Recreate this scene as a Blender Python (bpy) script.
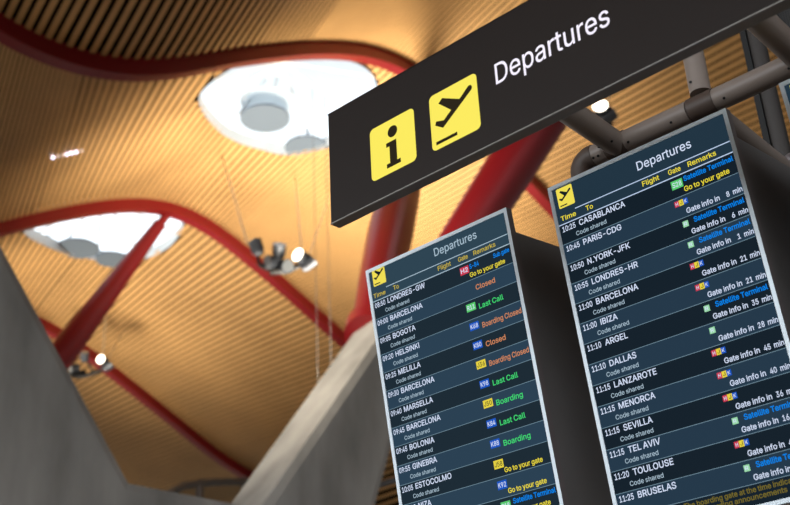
import bpy, bmesh, math, random
from mathutils import Vector, Matrix
from mathutils.geometry import delaunay_2d_cdt

for o in list(bpy.data.objects):
    bpy.data.objects.remove(o)
SC = bpy.context.scene
COL = SC.collection
random.seed(7)

# ------------------------------------------------------------------ camera, sky, exposure
FPX, PITCH, ROLL, EYE = 1208.73, 0.4777, -0.0534, 1.6
_fw = Vector((0, math.cos(PITCH), math.sin(PITCH)))
_u0 = Vector((0, -math.sin(PITCH), math.cos(PITCH)))
_r0 = Vector((1, 0, 0))
_r = math.cos(ROLL) * _r0 + math.sin(ROLL) * _u0
_u = -math.sin(ROLL) * _r0 + math.cos(ROLL) * _u0
CAMLOC = Vector((0, 0, EYE))
cd = bpy.data.cameras.new('camera')
cam = bpy.data.objects.new('camera', cd)
COL.objects.link(cam)
cam.matrix_world = Matrix(((_r.x, _u.x, -_fw.x, 0), (_r.y, _u.y, -_fw.y, 0), (_r.z, _u.z, -_fw.z, EYE), (0, 0, 0, 1)))
cd.sensor_width = 36
cd.lens = 36 * FPX / 790
cd.clip_start, cd.clip_end = 0.05, 500
cd.dof.use_dof = True
cd.dof.focus_distance = 4.05
cd.dof.aperture_fstop = 3.0
SC.camera = cam

WORLD = 0.95
w = bpy.data.worlds.new('sky')
SC.world = w
w.use_nodes = True
nt = w.node_tree
nt.nodes.clear()
wo = nt.nodes.new('ShaderNodeOutputWorld')
wb = nt.nodes.new('ShaderNodeBackground')
tc = nt.nodes.new('ShaderNodeTexCoord')
sx = nt.nodes.new('ShaderNodeSeparateXYZ')
rp = nt.nodes.new('ShaderNodeValToRGB')          # by elevation: ground, horizon raised as fill, overcast zenith
rp.color_ramp.elements[0].position = 0.0
rp.color_ramp.elements[0].color = (0.06, 0.065, 0.07, 1)
for pos, c_ in ((0.02, (3.6, 3.8, 4.0, 1)), (0.35, (3.6, 3.8, 4.0, 1))):
    rp.color_ramp.elements.new(pos).color = c_
rp.color_ramp.elements[-1].position = 0.6
rp.color_ramp.elements[-1].color = (0.96, 1.03, 1.06, 1)
ra = nt.nodes.new('ShaderNodeValToRGB')          # by azimuth: brightened behind the viewer to light boards and piers
ra.color_ramp.elements[0].position = 0.3
ra.color_ramp.elements[0].color = (0.17, 0.17, 0.17, 1)
ra.color_ramp.elements[1].position = 0.95
ra.color_ramp.elements[1].color = (1, 1, 1, 1)
dt = nt.nodes.new('ShaderNodeVectorMath')
dt.operation = 'DOT_PRODUCT'
dt.inputs[1].default_value = (-0.8, -0.6, 0.0)
ma = nt.nodes.new('ShaderNodeMath')
ma.operation = 'MULTIPLY_ADD'
ma.inputs[1].default_value = 0.5
ma.inputs[2].default_value = 0.5
az = nt.nodes.new('ShaderNodeMix')
az.data_type = 'RGBA'
el = nt.nodes.new('ShaderNodeMapRange')          # azimuth only matters below the zenith
el.inputs['From Min'].default_value = 0.3
el.inputs['From Max'].default_value = 0.5
mx = nt.nodes.new('ShaderNodeMix')
mx.data_type = 'RGBA'
mx.blend_type = 'MULTIPLY'
mx.inputs['Factor'].default_value = 1.0
L_ = nt.links.new
L_(tc.outputs['Generated'], sx.inputs[0])
L_(sx.outputs['Z'], rp.inputs[0])
L_(sx.outputs['Z'], el.inputs['Value'])
L_(tc.outputs['Generated'], dt.inputs[0])
L_(dt.outputs['Value'], ma.inputs[0])
L_(ma.outputs[0], ra.inputs[0])
L_(el.outputs[0], az.inputs['Factor'])
L_(ra.outputs[0], az.inputs['A'])
az.inputs['B'].default_value = (1, 1, 1, 1)
L_(rp.outputs[0], mx.inputs['A'])
L_(az.outputs['Result'], mx.inputs['B'])
L_(mx.outputs['Result'], wb.inputs[0])
wb.inputs[1].default_value = WORLD
L_(wb.outputs[0], wo.inputs[0])

SC.view_settings.view_transform = 'Standard'
SC.view_settings.look = 'None'
SC.view_settings.gamma = 1
SC.view_settings.use_curve_mapping = False
SC.view_settings.exposure = 0.0

LAMP_W = 1.0          # multiplier of all added fill lamps

# ------------------------------------------------------------------ helpers
def lin(c):
    def f(x):
        x /= 255.0
        return x / 12.92 if x <= 0.04045 else ((x + 0.055) / 1.055) ** 2.4
    return tuple(f(x) for x in c)

def mat(name, rgb, rough=0.5, metal=0.0, emit=0.0, spec=0.5, noise=None, bump=None, ecol=None):
    m = bpy.data.materials.new(name)
    m.use_nodes = True
    t = m.node_tree
    b = t.nodes['Principled BSDF']
    c = lin(rgb)
    b.inputs['Base Color'].default_value = (*c, 1)
    b.inputs['Roughness'].default_value = rough
    b.inputs['Metallic'].default_value = metal
    b.inputs['Specular IOR Level'].default_value = spec
    if emit:
        b.inputs['Emission Color'].default_value = (*lin(ecol or rgb), 1)
        b.inputs['Emission Strength'].default_value = emit
    if noise:
        sc, amt, st = noise
        co = t.nodes.new('ShaderNodeTexCoord')
        mp = t.nodes.new('ShaderNodeMapping')
        mp.inputs['Scale'].default_value = st
        n = t.nodes.new('ShaderNodeTexNoise')
        n.inputs['Scale'].default_value = sc
        n.inputs['Detail'].default_value = 5
        cr = t.nodes.new('ShaderNodeValToRGB')
        cr.color_ramp.elements[0].position = 0.3
        cr.color_ramp.elements[1].position = 0.7
        cr.color_ramp.elements[0].color = (*[x * (1 - amt) for x in c], 1)
        cr.color_ramp.elements[1].color = (*[min(1, x * (1 + amt)) for x in c], 1)
        t.links.new(co.outputs['Object'], mp.inputs[0])
        t.links.new(mp.outputs[0], n.inputs['Vector'])
        t.links.new(n.outputs[0], cr.inputs[0])
        t.links.new(cr.outputs[0], b.inputs['Base Color'])
        if bump:
            bp = t.nodes.new('ShaderNodeBump')
            bp.inputs['Strength'].default_value = bump
            bp.inputs['Distance'].default_value = 0.01
            t.links.new(n.outputs[0], bp.inputs['Height'])
            t.links.new(bp.outputs[0], b.inputs['Normal'])
    return m

M = {}
M['bamboo'] = mat('bamboo', (206, 162, 106), 0.45, noise=(0.35, 0.16, (1, 1, 1)), spec=0.3)
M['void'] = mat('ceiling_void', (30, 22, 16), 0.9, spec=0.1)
M['red'] = mat('red_steel', (130, 18, 26), 0.38, noise=(0.4, 0.12, (1, 1, 1)), spec=0.5)
M['concrete'] = mat('concrete', (148, 145, 140), 0.85, noise=(1.6, 0.32, (1, 1, 0.3)), bump=0.3, spec=0.2)
M['floor'] = mat('stone_floor', (150, 140, 126), 0.4, noise=(0.6, 0.06, (1, 1, 1)))
M['white'] = mat('white_paint', (225, 230, 232), 0.5)
M['rim'] = mat('rim_paint', (205, 212, 216), 0.6)
M['disc'] = mat('grey_fabric', (100, 113, 128), 0.8)
M['discpale'] = mat('pale_fabric', (215, 226, 232), 0.8)
M['steel'] = mat('grey_tube_paint', (138, 125, 116), 0.4, spec=0.5)
M['joint'] = mat('dark_joint', (84, 70, 62), 0.5)
M['hole'] = mat('screw_black', (8, 8, 8), 0.6)
M['dark'] = mat('black_housing', (112, 109, 108), 0.45, spec=0.4, noise=(3, 0.1, (1, 1, 1)))
M['edge'] = mat('bezel_side', (120, 112, 112), 0.45, metal=0.3)
M['bezel'] = mat('bezel_silver', (228, 240, 248), 0.4, metal=0.0)
M['signblack'] = mat('sign_black', (34, 27, 24), 0.4, spec=0.25)
M['signedge'] = mat('sign_edge', (124, 114, 105), 0.4, metal=0.3, noise=(4, 0.15, (1, 1, 1)))
M['signhighlight'] = mat('sign_rim_highlight', (150, 145, 140), 0.4, metal=0.5)
M['lampbody'] = mat('lamp_body', (78, 83, 92), 0.4, metal=0.4)
M['lampdark'] = mat('lamp_dark', (20, 22, 25), 0.5)
M['lampblack'] = mat('lamp_black', (10, 10, 12), 0.6, spec=0.2)
M['cable'] = mat('steel_rod', (210, 196, 170), 0.4, metal=0.3)
M['lens'] = mat('lamp_lens', (255, 250, 236), 0.3, emit=6, ecol=(255, 246, 226))
M['lensoff'] = mat('lamp_lens_clear', (170, 176, 182), 0.15, metal=0.3)
M['bulb'] = mat('bulb', (255, 255, 255), 0.3, emit=3.5, ecol=(226, 224, 255))
M['bulbdim'] = mat('bulb_dim', (255, 236, 220), 0.3, emit=0.7, ecol=(236, 214, 200))
M['frame'] = mat('grey_frame', (100, 100, 100), 0.5, metal=0.3)
M['mast'] = mat('mast_grey', (58, 53, 50), 0.5)
M['mesh'] = mat('black_mesh', (22, 22, 22), 0.55)

def perforate(m):
    t = m.node_tree
    b = t.nodes['Principled BSDF']
    co = t.nodes.new('ShaderNodeTexCoord')
    v = t.nodes.new('ShaderNodeTexVoronoi')
    v.inputs['Scale'].default_value = 90
    v.inputs['Randomness'].default_value = 0
    cr = t.nodes.new('ShaderNodeValToRGB')
    cr.color_ramp.elements[0].position = 0.3
    cr.color_ramp.elements[1].position = 0.4
    cr.color_ramp.elements[0].color = (0.004, 0.004, 0.004, 1)
    cr.color_ramp.elements[1].color = (0.05, 0.048, 0.046, 1)
    t.links.new(co.outputs['Object'], v.inputs['Vector'])
    t.links.new(v.outputs['Distance'], cr.inputs[0])
    t.links.new(cr.outputs[0], b.inputs['Base Color'])
perforate(M['mesh'])

def glassmat(name, tint, gloss=0.06):
    m = bpy.data.materials.new(name)
    m.use_nodes = True
    t = m.node_tree
    t.nodes.clear()
    o = t.nodes.new('ShaderNodeOutputMaterial')
    a = t.nodes.new('ShaderNodeBsdfTransparent')
    a.inputs[0].default_value = (*tint, 1)
    g = t.nodes.new('ShaderNodeBsdfGlossy')
    g.inputs['Roughness'].default_value = 0.05
    x = t.nodes.new('ShaderNodeMixShader')
    x.inputs[0].default_value = gloss
    t.links.new(a.outputs[0], x.inputs[1])
    t.links.new(g.outputs[0], x.inputs[2])
    t.links.new(x.outputs[0], o.inputs[0])
    return m
M['glass'] = glassmat('skylight_glass', (0.97, 0.99, 1.0))
M['blueglass'] = glassmat('facade_glass', (0.62, 0.66, 0.70), 0.12)

def translucent(m, k):
    t = m.node_tree
    b = t.nodes['Principled BSDF']
    tr = t.nodes.new('ShaderNodeBsdfTranslucent')
    tr.inputs[0].default_value = b.inputs['Base Color'].default_value
    mxs = t.nodes.new('ShaderNodeMixShader')
    mxs.inputs[0].default_value = k
    t.links.new(b.outputs[0], mxs.inputs[1])
    t.links.new(tr.outputs[0], mxs.inputs[2])
    t.links.new(mxs.outputs[0], t.nodes['Material Output'].inputs[0])
translucent(M['discpale'], 0.7)

def screenmat(name, rgb, s=1.0, rough=0.3):
    m = mat(name, (6, 8, 10), rough, emit=s, ecol=rgb, spec=0.0)
    return m
T = {}
T['hdr'] = screenmat('screen_header', (34, 53, 67))
T['rowlight'] = screenmat('screen_row_blue', (36, 56, 73))
T['rowdark'] = screenmat('screen_row_dark', (20, 32, 42))
T['hdr_left'] = screenmat('screen_header_left', (46, 68, 82))  # lighter copies for the left board: haze and viewing angle put into colour
T['rowlight_left'] = screenmat('screen_row_blue_left', (42, 64, 82))
T['rowdark_left'] = screenmat('screen_row_dark_left', (28, 42, 52))
T['line'] = screenmat('screen_rule', (150, 186, 206), 0.55)
T['linebright'] = screenmat('screen_rule_bright', (196, 216, 246), 0.95)
T['white'] = screenmat('text_white', (214, 226, 250), 1.0)
T['soft'] = screenmat('text_soft_white', (176, 200, 216), 0.92)
T['yellow'] = screenmat('text_yellow', (240, 222, 60), 1.0)
T['gold'] = screenmat('text_gold', (214, 190, 70), 0.85)
T['blue'] = screenmat('text_blue', (0, 136, 245), 0.95)
T['green'] = screenmat('text_green', (70, 226, 120), 0.9)
T['orange'] = screenmat('text_orange', (232, 150, 104), 0.8)
T['footer'] = screenmat('text_footer', (150, 134, 52), 0.6)
T['boxgreen'] = screenmat('gate_green', (92, 206, 112), 0.95)
T['boxpale'] = screenmat('gate_pale_green', (160, 226, 176), 0.9)
T['boxblue'] = screenmat('gate_blue', (30, 88, 196), 0.95)
T['boxyellow'] = screenmat('gate_yellow', (236, 216, 66), 0.95)
T['boxred'] = screenmat('gate_red', (206, 60, 84), 0.95)
T['ink'] = screenmat('text_ink', (60, 66, 50), 0.8)
T['icon'] = screenmat('icon_yellow', (240, 222, 84), 1.0)
T['iconblack'] = screenmat('icon_black', (20, 30, 36), 1.0)
T['signicon'] = screenmat('sign_icon_yellow', (253, 236, 96), 1.0)
T['signtext'] = screenmat('sign_text_white', (246, 240, 255), 1.05)
T['signink'] = screenmat('sign_icon_ink', (44, 37, 24), 1.0)

def tag(o, label=None, cat=None, group=None, kind=None):
    if label: o['label'] = label
    if cat: o['category'] = cat
    if group: o['group'] = group
    if kind: o['kind'] = kind
    return o

def empty(name, mw=None):
    o = bpy.data.objects.new(name, None)
    o.empty_display_size = 0.2
    COL.objects.link(o)
    if mw is not None:
        o.matrix_world = mw
    return o

class MB:
    """collects faces with material slots; build() links them as one mesh object"""
    def __init__(s):
        s.v, s.f, s.mi, s.mats, s.sm = [], [], [], [], []
    def slot(s, m):
        if m not in s.mats: s.mats.append(m)
        return s.mats.index(m)
    def add(s, vs, fs, m, smooth=False):
        k = len(s.v); i = s.slot(m)
        s.v += [tuple(v) for v in vs]
        for f in fs:
            s.f.append(tuple(k + a for a in f)); s.mi.append(i); s.sm.append(smooth)
    def box(s, lo, hi, m, bev=0.0):
        x0, y0, z0 = lo; x1, y1, z1 = hi
        if bev:
            bm = bmesh.new()
            bmesh.ops.create_cube(bm, size=1)
            for v in bm.verts:
                v.co = Vector(((x0 + x1) / 2 + v.co.x * (x1 - x0), (y0 + y1) / 2 + v.co.y * (y1 - y0), (z0 + z1) / 2 + v.co.z * (z1 - z0)))
            bmesh.ops.bevel(bm, geom=bm.edges[:], offset=bev, segments=2, affect='EDGES', profile=0.6)
            s.bm(bm, m)
            return
        s.add([(x0, y0, z0), (x1, y0, z0), (x1, y1, z0), (x0, y1, z0), (x0, y0, z1), (x1, y0, z1), (x1, y1, z1), (x0, y1, z1)],
              [(0, 3, 2, 1), (4, 5, 6, 7), (0, 1, 5, 4), (1, 2, 6, 5), (2, 3, 7, 6), (3, 0, 4, 7)], m)
    def bm(s, bm, m, smooth=False):
        bm.verts.index_update()
        s.add([v.co.copy() for v in bm.verts], [[v.index for v in f.verts] for f in bm.faces], m, smooth)
        bm.free()
    def tube(s, pts, r, m, n=16, cap=True):
        """swept round tube; r a number or one radius per point"""
        pts = [Vector(p) for p in pts]
        rs = r if isinstance(r, (list, tuple)) else [r] * len(pts)
        vs, fs = [], []
        d0 = (pts[1] - pts[0]).normalized()
        a = d0.orthogonal().normalized()
        for i, p in enumerate(pts):
            if i == 0: d = d0
            elif i == len(pts) - 1: d = (pts[-1] - pts[-2]).normalized()
            else: d = ((pts[i + 1] - p).normalized() + (p - pts[i - 1]).normalized()).normalized()
            a = (a - d * a.dot(d)).normalized(); b = d.cross(a)
            for k in range(n):
                t = 2 * math.pi * k / n
                vs.append(p + (a * math.cos(t) + b * math.sin(t)) * rs[i])
        for i in range(len(pts) - 1):
            for k in range(n):
                fs.append((i * n + k, i * n + (k + 1) % n, (i + 1) * n + (k + 1) % n, (i + 1) * n + k))
        s.add(vs, fs, m, True)
        if cap:
            s.add(vs[:n], [tuple(range(n - 1, -1, -1))], m)
            s.add(vs[-n:], [tuple(range(n))], m)
    def poly(s, pts, z, m, thick=0.0):
        """flat polygon in local xy at height z"""
        n = len(pts)
        if thick:
            vs = [(x, y, z) for x, y in pts] + [(x, y, z + thick) for x, y in pts]
            fs = [tuple(range(n - 1, -1, -1)), tuple(range(n, 2 * n))] + [(k, (k + 1) % n, n + (k + 1) % n, n + k) for k in range(n)]
        else:
            vs = [(x, y, z) for x, y in pts]; fs = [tuple(range(n))]
        s.add(vs, fs, m)
    def build(s, name, parent=None, bev=None):
        me = bpy.data.meshes.new(name)
        me.from_pydata(s.v, [], s.f)
        for m in s.mats: me.materials.append(m)
        me.polygons.foreach_set('material_index', s.mi)
        me.polygons.foreach_set('use_smooth', s.sm)
        me.update()
        o = bpy.data.objects.new(name, me)
        COL.objects.link(o)
        if parent: o.parent = parent
        return o

GLYPHS = {
    '-': (453, '114 244 114 188 337 188 337 244'),
    '.': (188, '50 41 53 24 63 9 78 -1 95 -4 113 -1 128 9 138 24 141 41 138 59 128 73 113 83 95 87 78 83 63 73 53 59'),
    '0': (453, '53 178 69 113 95 62 130 24 174 1 227 -7 279 1 323 24 359 62 384 113 400 178 405 254 400 330 384 395 358 447 323 484 279 508 227 516 174 508 130 484 95 447 69 395 53 330 48 254|123 144 113 194 109 254 113 314 123 365 140 405 163 435 192 453 227 460 261 453 290 435 313 405 330 365 340 314 344 254 340 194 330 144 313 103 290 74 261 56 227 50 192 56 163 74 140 103'),
    '1': (453, '198 509 86 427 86 358 209 448 212 448 212 55 76 55 76 0 391 0 391 55 276 55 276 509'),
    '2': (453, '64 47 64 0 389 0 389 57 153 57 153 60 267 180 306 223 336 259 357 290 371 318 378 345 381 372 376 411 361 445 337 474 306 497 268 511 225 516 182 511 143 496 111 473 86 442 71 405 66 362 127 362 130 390 139 413 153 433 172 447 196 457 224 460 250 457 273 449 293 436 308 419 317 397 320 371 318 348 311 327 299 305 282 282 261 257 234 229'),
    '3': (453, '98 30 133 10 173 -3 218 -7 266 -2 309 12 344 36 370 66 387 103 393 145 387 186 371 222 344 253 308 276 264 288 221 289 372 461 372 509 70 509 70 452 288 452 288 448 157 299 157 248 201 248 242 244 275 234 299 217 316 196 326 172 329 145 325 116 315 93 297 74 275 61 248 53 219 50 191 52 165 59 144 71 126 87 115 107 109 132 44 132 52 91 70 57'),
    '4': (453, '40 158 40 105 282 105 282 0 343 0 343 105 413 105 413 163 343 163 343 318 282 318 282 163 109 163 109 166 311 509 247 509'),
    '5': (453, '83 60 108 32 140 11 178 -2 221 -7 268 -1 309 15 343 41 369 76 385 117 391 163 388 199 379 231 364 260 345 285 321 306 294 321 263 330 229 334 203 331 178 325 155 315 136 301 134 301 151 452 366 452 366 509 96 509 67 253 128 246 145 258 167 268 192 275 218 277 248 273 275 262 297 244 314 221 324 193 328 162 324 131 314 104 298 82 276 64 250 53 221 50 196 52 173 60 154 73 138 89 127 108 122 130 60 130 66 93'),
    '6': (453, '84 74 109 40 142 15 182 -1 226 -7 271 -2 310 14 343 39 368 73 384 112 389 157 384 201 370 240 346 271 316 295 278 309 235 314 214 312 196 307 179 299 174 295 322 509 252 509 137 340 102 285 80 239 68 199 64 162 69 115|138 102 128 128 125 158 128 188 138 214 153 235 174 252 198 262 226 265 254 262 279 251 299 235 314 213 324 187 327 157 324 128 314 101 299 79 279 63 254 52 226 48 198 52 174 63 153 79'),
    '7': (453, '323 448 97 0 165 0 391 449 391 509 62 509 62 452 323 452'),
    '8': (453, '74 62 101 33 136 11 178 -2 226 -7 275 -2 317 11 352 33 378 62 395 96 401 135 397 166 387 195 372 220 351 241 327 256 300 265 300 267 333 282 359 308 376 342 382 380 377 417 361 450 337 477 306 498 269 511 226 516 184 511 146 498 114 477 90 450 75 417 70 380 76 342 93 308 119 282 153 267 153 265 125 256 101 241 81 220 65 195 55 166 52 135 57 96|129 91 119 113 115 139 119 165 130 189 147 208 169 223 196 232 226 235 256 232 283 223 305 208 322 189 333 165 337 139 333 113 323 91 307 74 285 60 258 52 226 49 195 52 167 60 145 74|177 449 200 457 226 460 252 457 275 449 294 437 308 420 316 399 319 376 316 351 307 330 293 313 274 300 252 292 226 290 201 292 178 300 159 313 145 330 136 351 133 376 136 399 145 420 159 437'),
    '9': (453, '83 269 106 237 137 214 175 199 218 195 238 196 257 202 273 210 278 214 130 0 200 0 315 168 350 224 373 270 385 309 389 347 384 393 368 434 343 468 310 494 271 510 226 516 182 510 143 494 110 469 85 436 69 397 64 352 68 307|138 295 129 322 125 352 129 381 138 407 154 429 174 446 199 457 226 460 254 457 279 446 299 429 314 407 324 381 327 350 324 321 314 295 299 273 279 257 254 247 226 243 199 247 174 257 154 274'),
    ':': (188, '50 41 53 24 63 9 78 -1 95 -4 113 -1 128 9 138 24 141 41 138 59 128 73 113 83 95 87 78 83 63 73 53 59|50 316 53 299 63 284 78 274 95 271 113 274 128 284 138 299 141 316 138 334 128 349 113 359 95 362 78 359 63 349 53 334'),
    'A': (480, '16 0 85 0 135 142 344 142 395 0 463 0 276 509 201 509|228 419 239 456 250 420 264 372 276 334 287 302 324 199 154 199 191 302'),
    'B': (456, '125 57 125 231 248 231 279 228 306 218 327 203 342 184 352 161 355 137 349 105 330 80 296 63 245 57|60 509 60 0 247 0 301 4 344 18 377 39 400 67 413 100 418 136 414 173 402 203 385 227 363 245 339 257 315 262 315 267 336 275 356 286 373 301 387 320 395 344 398 374 394 410 381 442 359 469 329 491 289 504 241 509|125 285 125 452 240 452 283 446 313 429 330 403 336 372 333 348 323 326 308 309 288 296 265 288 238 285'),
    'C': (510, '48 179 70 115 104 63 150 25 205 1 267 -7 305 -4 341 5 373 19 402 38 428 62 448 91 463 124 473 160 408 160 401 136 389 114 375 96 357 81 337 69 315 60 292 55 267 53 223 59 184 76 151 105 125 145 109 194 103 254 109 314 125 364 150 403 184 432 223 450 267 456 292 454 315 449 337 440 357 428 375 413 389 395 401 373 408 348 473 348 463 385 448 418 427 447 402 471 373 490 340 504 305 513 267 516 205 508 150 484 104 445 70 393 48 329 40 254'),
    'D': (502, '60 509 60 0 219 0 291 8 351 31 398 68 433 119 455 181 462 255 455 329 433 391 399 441 353 478 294 501 225 509|318 81 272 63 215 57 125 57 125 452 221 452 275 446 320 428 354 399 379 361 394 312 399 255 394 198 379 149 354 110'),
    'E': (419, '125 57 125 229 355 229 355 286 125 286 125 452 372 452 372 509 60 509 60 0 375 0 375 57'),
    'F': (410, '60 0 125 0 125 221 346 221 346 278 125 278 125 452 369 452 369 509 60 509'),
    'G': (520, '47 179 69 116 104 64 149 25 205 1 269 -7 326 0 377 19 419 50 451 91 471 141 478 200 478 256 283 256 283 199 414 199 410 160 396 123 374 93 345 71 309 57 269 53 224 59 184 76 151 105 125 145 109 194 103 254 109 314 125 364 150 404 183 432 222 450 265 456 291 454 315 448 337 439 356 427 373 411 387 393 399 372 408 349 474 349 465 384 449 416 429 445 403 469 374 489 340 504 304 513 265 516 203 508 149 484 103 445 69 393 47 329 40 254'),
    'H': (517, '60 0 125 0 125 232 392 232 392 0 457 0 457 509 392 509 392 289 125 289 125 509 60 509'),
    'I': (185, '60 0 125 0 125 509 60 509'),
    'J': (396, '33 173 33 145 44 81 75 33 124 3 185 -7 246 3 294 33 326 81 336 145 336 509 272 509 272 145 266 104 248 74 220 56 185 50 149 56 122 74 104 104 98 145 98 173'),
    'K': (467, '60 509 60 0 125 0 125 167 198 245 372 0 449 0 243 288 448 509 364 509 212 344 193 324 174 303 157 282 139 261 124 242 125 334 125 509'),
    'L': (393, '60 509 60 0 361 0 361 57 125 57 125 509'),
    'M': (628, '120 394 120 416 119 436 121 432 152 340 170 291 286 0 342 0 456 291 498 409 505 433 506 413 506 391 505 369 505 347 504 327 504 0 568 0 568 509 476 509 352 187 348 174 342 158 315 73 311 84 299 123 282 174 277 187 152 509 60 509 60 0 122 0 122 328 121 350 121 372'),
    'N': (523, '125 307 121 417 120 430 130 413 148 381 164 354 177 331 202 290 387 0 463 0 463 509 399 509 399 157 402 81 388 107 363 151 343 183 136 509 60 509 60 0 125 0'),
    'O': (533, '48 179 70 115 105 63 150 25 205 1 267 -7 329 1 384 25 429 63 464 115 486 179 493 254 486 329 464 393 429 445 384 484 329 508 267 516 205 508 150 484 105 445 70 393 48 329 40 254|125 144 109 194 103 254 109 314 125 364 151 404 184 433 223 450 267 456 310 450 349 433 383 404 408 365 425 314 430 254 425 194 408 144 383 105 349 76 310 59 267 53 223 59 184 76 151 105'),
    'P': (445, '60 509 60 0 125 0 125 186 235 186 289 191 332 207 366 233 390 265 404 304 409 348 404 391 390 430 366 462 332 487 289 503 235 509|125 242 125 452 232 452 268 449 297 439 318 423 333 402 342 376 344 348 342 319 333 294 318 272 297 256 269 246 233 242'),
    'Q': (533, '48 179 70 115 105 63 150 25 205 1 267 -7 329 1 356 13 401 -48 468 -48 402 41 429 63 464 115 486 179 493 254 486 329 464 393 429 445 384 484 329 508 267 516 205 508 150 484 105 445 70 393 48 329 40 254|125 144 109 194 103 254 109 314 125 364 151 404 184 433 223 450 267 456 310 450 349 433 383 404 408 365 425 314 430 254 425 194 408 144 383 105 366 90 313 159 245 159 319 62 310 59 267 53 223 59 184 76 151 105'),
    'R': (449, '60 509 60 0 125 0 125 198 236 198 246 199 353 0 428 0 313 210 333 217 367 240 390 271 405 309 409 352 405 395 390 433 367 465 333 489 290 504 236 509|125 255 125 452 233 452 269 449 298 440 319 425 334 405 342 380 345 352 342 324 334 300 319 281 298 267 269 258 234 255'),
    'S': (447, '64 60 91 31 128 9 172 -4 224 -9 278 -4 323 11 360 34 386 64 403 99 408 139 405 171 395 198 379 220 359 238 336 252 312 264 287 272 264 279 212 293 191 300 169 308 148 319 131 334 119 352 115 376 118 398 129 418 145 435 167 448 194 456 225 459 267 453 302 437 326 412 337 378 401 378 394 415 377 449 351 476 316 498 275 511 227 516 180 511 138 498 102 476 75 448 58 413 52 372 60 326 86 289 128 260 184 239 245 222 272 214 296 205 316 193 332 179 342 161 346 139 341 114 329 92 311 74 286 60 257 52 224 49 194 52 166 59 142 71 123 88 110 110 104 137 38 137 46 96'),
    'T': (449, '32 509 32 452 193 452 193 0 257 0 257 452 417 452 417 509'),
    'U': (517, '60 509 60 173 66 124 85 80 114 43 154 15 203 -2 259 -8 315 -2 363 15 403 43 433 80 451 124 457 173 457 509 393 509 393 178 389 144 377 113 357 87 331 68 298 56 259 52 220 56 187 68 160 87 141 113 128 144 124 178 124 509'),
    'V': (480, '192 206 84 509 16 509 204 0 278 0 463 509 395 509 290 206 279 176 252 90 241 53 230 89 215 137 203 176'),
    'W': (686, '175 145 170 171 163 196 82 509 16 509 155 0 230 0 318 323 327 359 335 395 342 433 351 391 359 356 368 323 455 0 530 0 670 509 603 509 523 196 517 171 510 145 504 120 499 94 493 67 462 196 380 509 306 509 224 196 218 171 211 145 205 120 200 94 194 67 193 61 187 94'),
    'X': (474, '178 400 104 509 29 509 200 261 18 0 91 0 182 129 216 181 235 213 237 218 241 212 250 195 268 165 279 149 292 129 382 0 456 0 275 263 446 509 374 509 298 400 261 345 252 329 243 311 238 303 214 345 204 361'),
    'Y': (472, '192 344 91 509 16 509 203 208 203 0 268 0 268 208 455 509 381 509 280 344 265 318 251 293 237 265 222 292 208 318'),
    'Z': (438, '42 46 42 0 399 0 399 57 152 57 121 56 115 55 116 57 152 105 169 129 397 462 397 509 40 509 40 452 285 452 323 453 306 431 289 408 273 385'),
    'a': (389, '48 45 68 22 94 5 126 -5 160 -9 190 -6 215 1 236 12 252 25 264 38 272 52 277 52 277 0 337 0 337 251 333 290 322 320 306 343 286 360 263 372 239 379 215 383 194 384 163 382 133 375 104 364 79 346 57 322 41 291 100 274 107 288 118 301 132 313 149 322 171 329 196 331 220 329 240 322 256 311 267 297 273 279 273 243 265 235 252 230 234 227 178 220 152 216 125 211 100 203 78 193 58 179 43 161 34 138 30 108 35 73|102 72 94 87 92 105 95 124 103 139 117 150 134 159 154 164 175 168 216 173 259 182 270 186 276 190 276 138 272 115 263 93 248 74 228 59 202 49 170 45 149 47 130 52 114 61'),
    'b': (424, '53 0 112 0 112 59 118 59 138 31 153 17 172 4 198 -5 229 -8 274 -2 313 16 346 45 370 84 385 133 390 189 385 245 370 293 345 332 313 361 274 378 229 384 197 381 171 373 152 360 137 346 127 331 118 319 114 319 114 509 53 509|125 115 116 150 113 189 116 229 125 263 140 291 161 312 188 325 220 330 253 325 280 311 301 290 316 261 325 227 328 189 325 151 316 117 301 88 279 66 253 51 220 47 188 51 162 65 140 86'),
    'c': (396, '40 133 56 85 82 46 117 16 159 -2 207 -8 235 -6 261 -1 285 9 306 21 325 37 341 56 354 78 363 102 304 117 299 102 292 89 282 76 271 66 258 58 243 52 226 48 207 46 173 51 145 66 124 89 108 117 99 151 96 187 99 224 108 258 124 287 145 310 173 325 207 330 226 329 242 325 257 319 270 311 281 301 290 289 298 276 303 262 362 277 353 301 340 322 324 341 305 356 284 368 260 377 234 383 207 384 159 378 117 360 82 330 56 291 40 243 34 187'),
    'd': (424, '39 133 55 84 79 45 111 16 151 -2 195 -8 227 -5 252 4 272 17 287 31 307 59 313 59 313 0 372 0 372 509 311 509 311 319 306 319 298 331 287 346 272 360 253 373 228 381 196 384 151 378 112 361 79 332 55 293 39 245 34 189|109 117 99 151 96 189 99 227 108 261 124 290 145 311 172 325 205 330 237 325 263 312 284 291 300 263 309 229 312 189 309 150 299 115 284 86 263 65 236 51 205 47 172 51 145 66 124 88'),
    'e': (404, '34 187 40 132 56 85 82 46 117 16 161 -2 212 -8 249 -5 283 4 311 19 335 39 353 63 365 91 306 105 297 88 285 73 271 61 254 53 234 48 212 46 179 50 151 61 128 80 110 106 100 139 97 169 371 169 371 194 368 242 357 282 341 315 319 341 294 361 266 374 236 382 205 384 157 378 115 359 81 329 55 290 39 242|99 241 109 270 125 294 146 313 173 326 205 330 237 326 263 314 283 294 298 269 307 237 308 221 97 221'),
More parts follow.
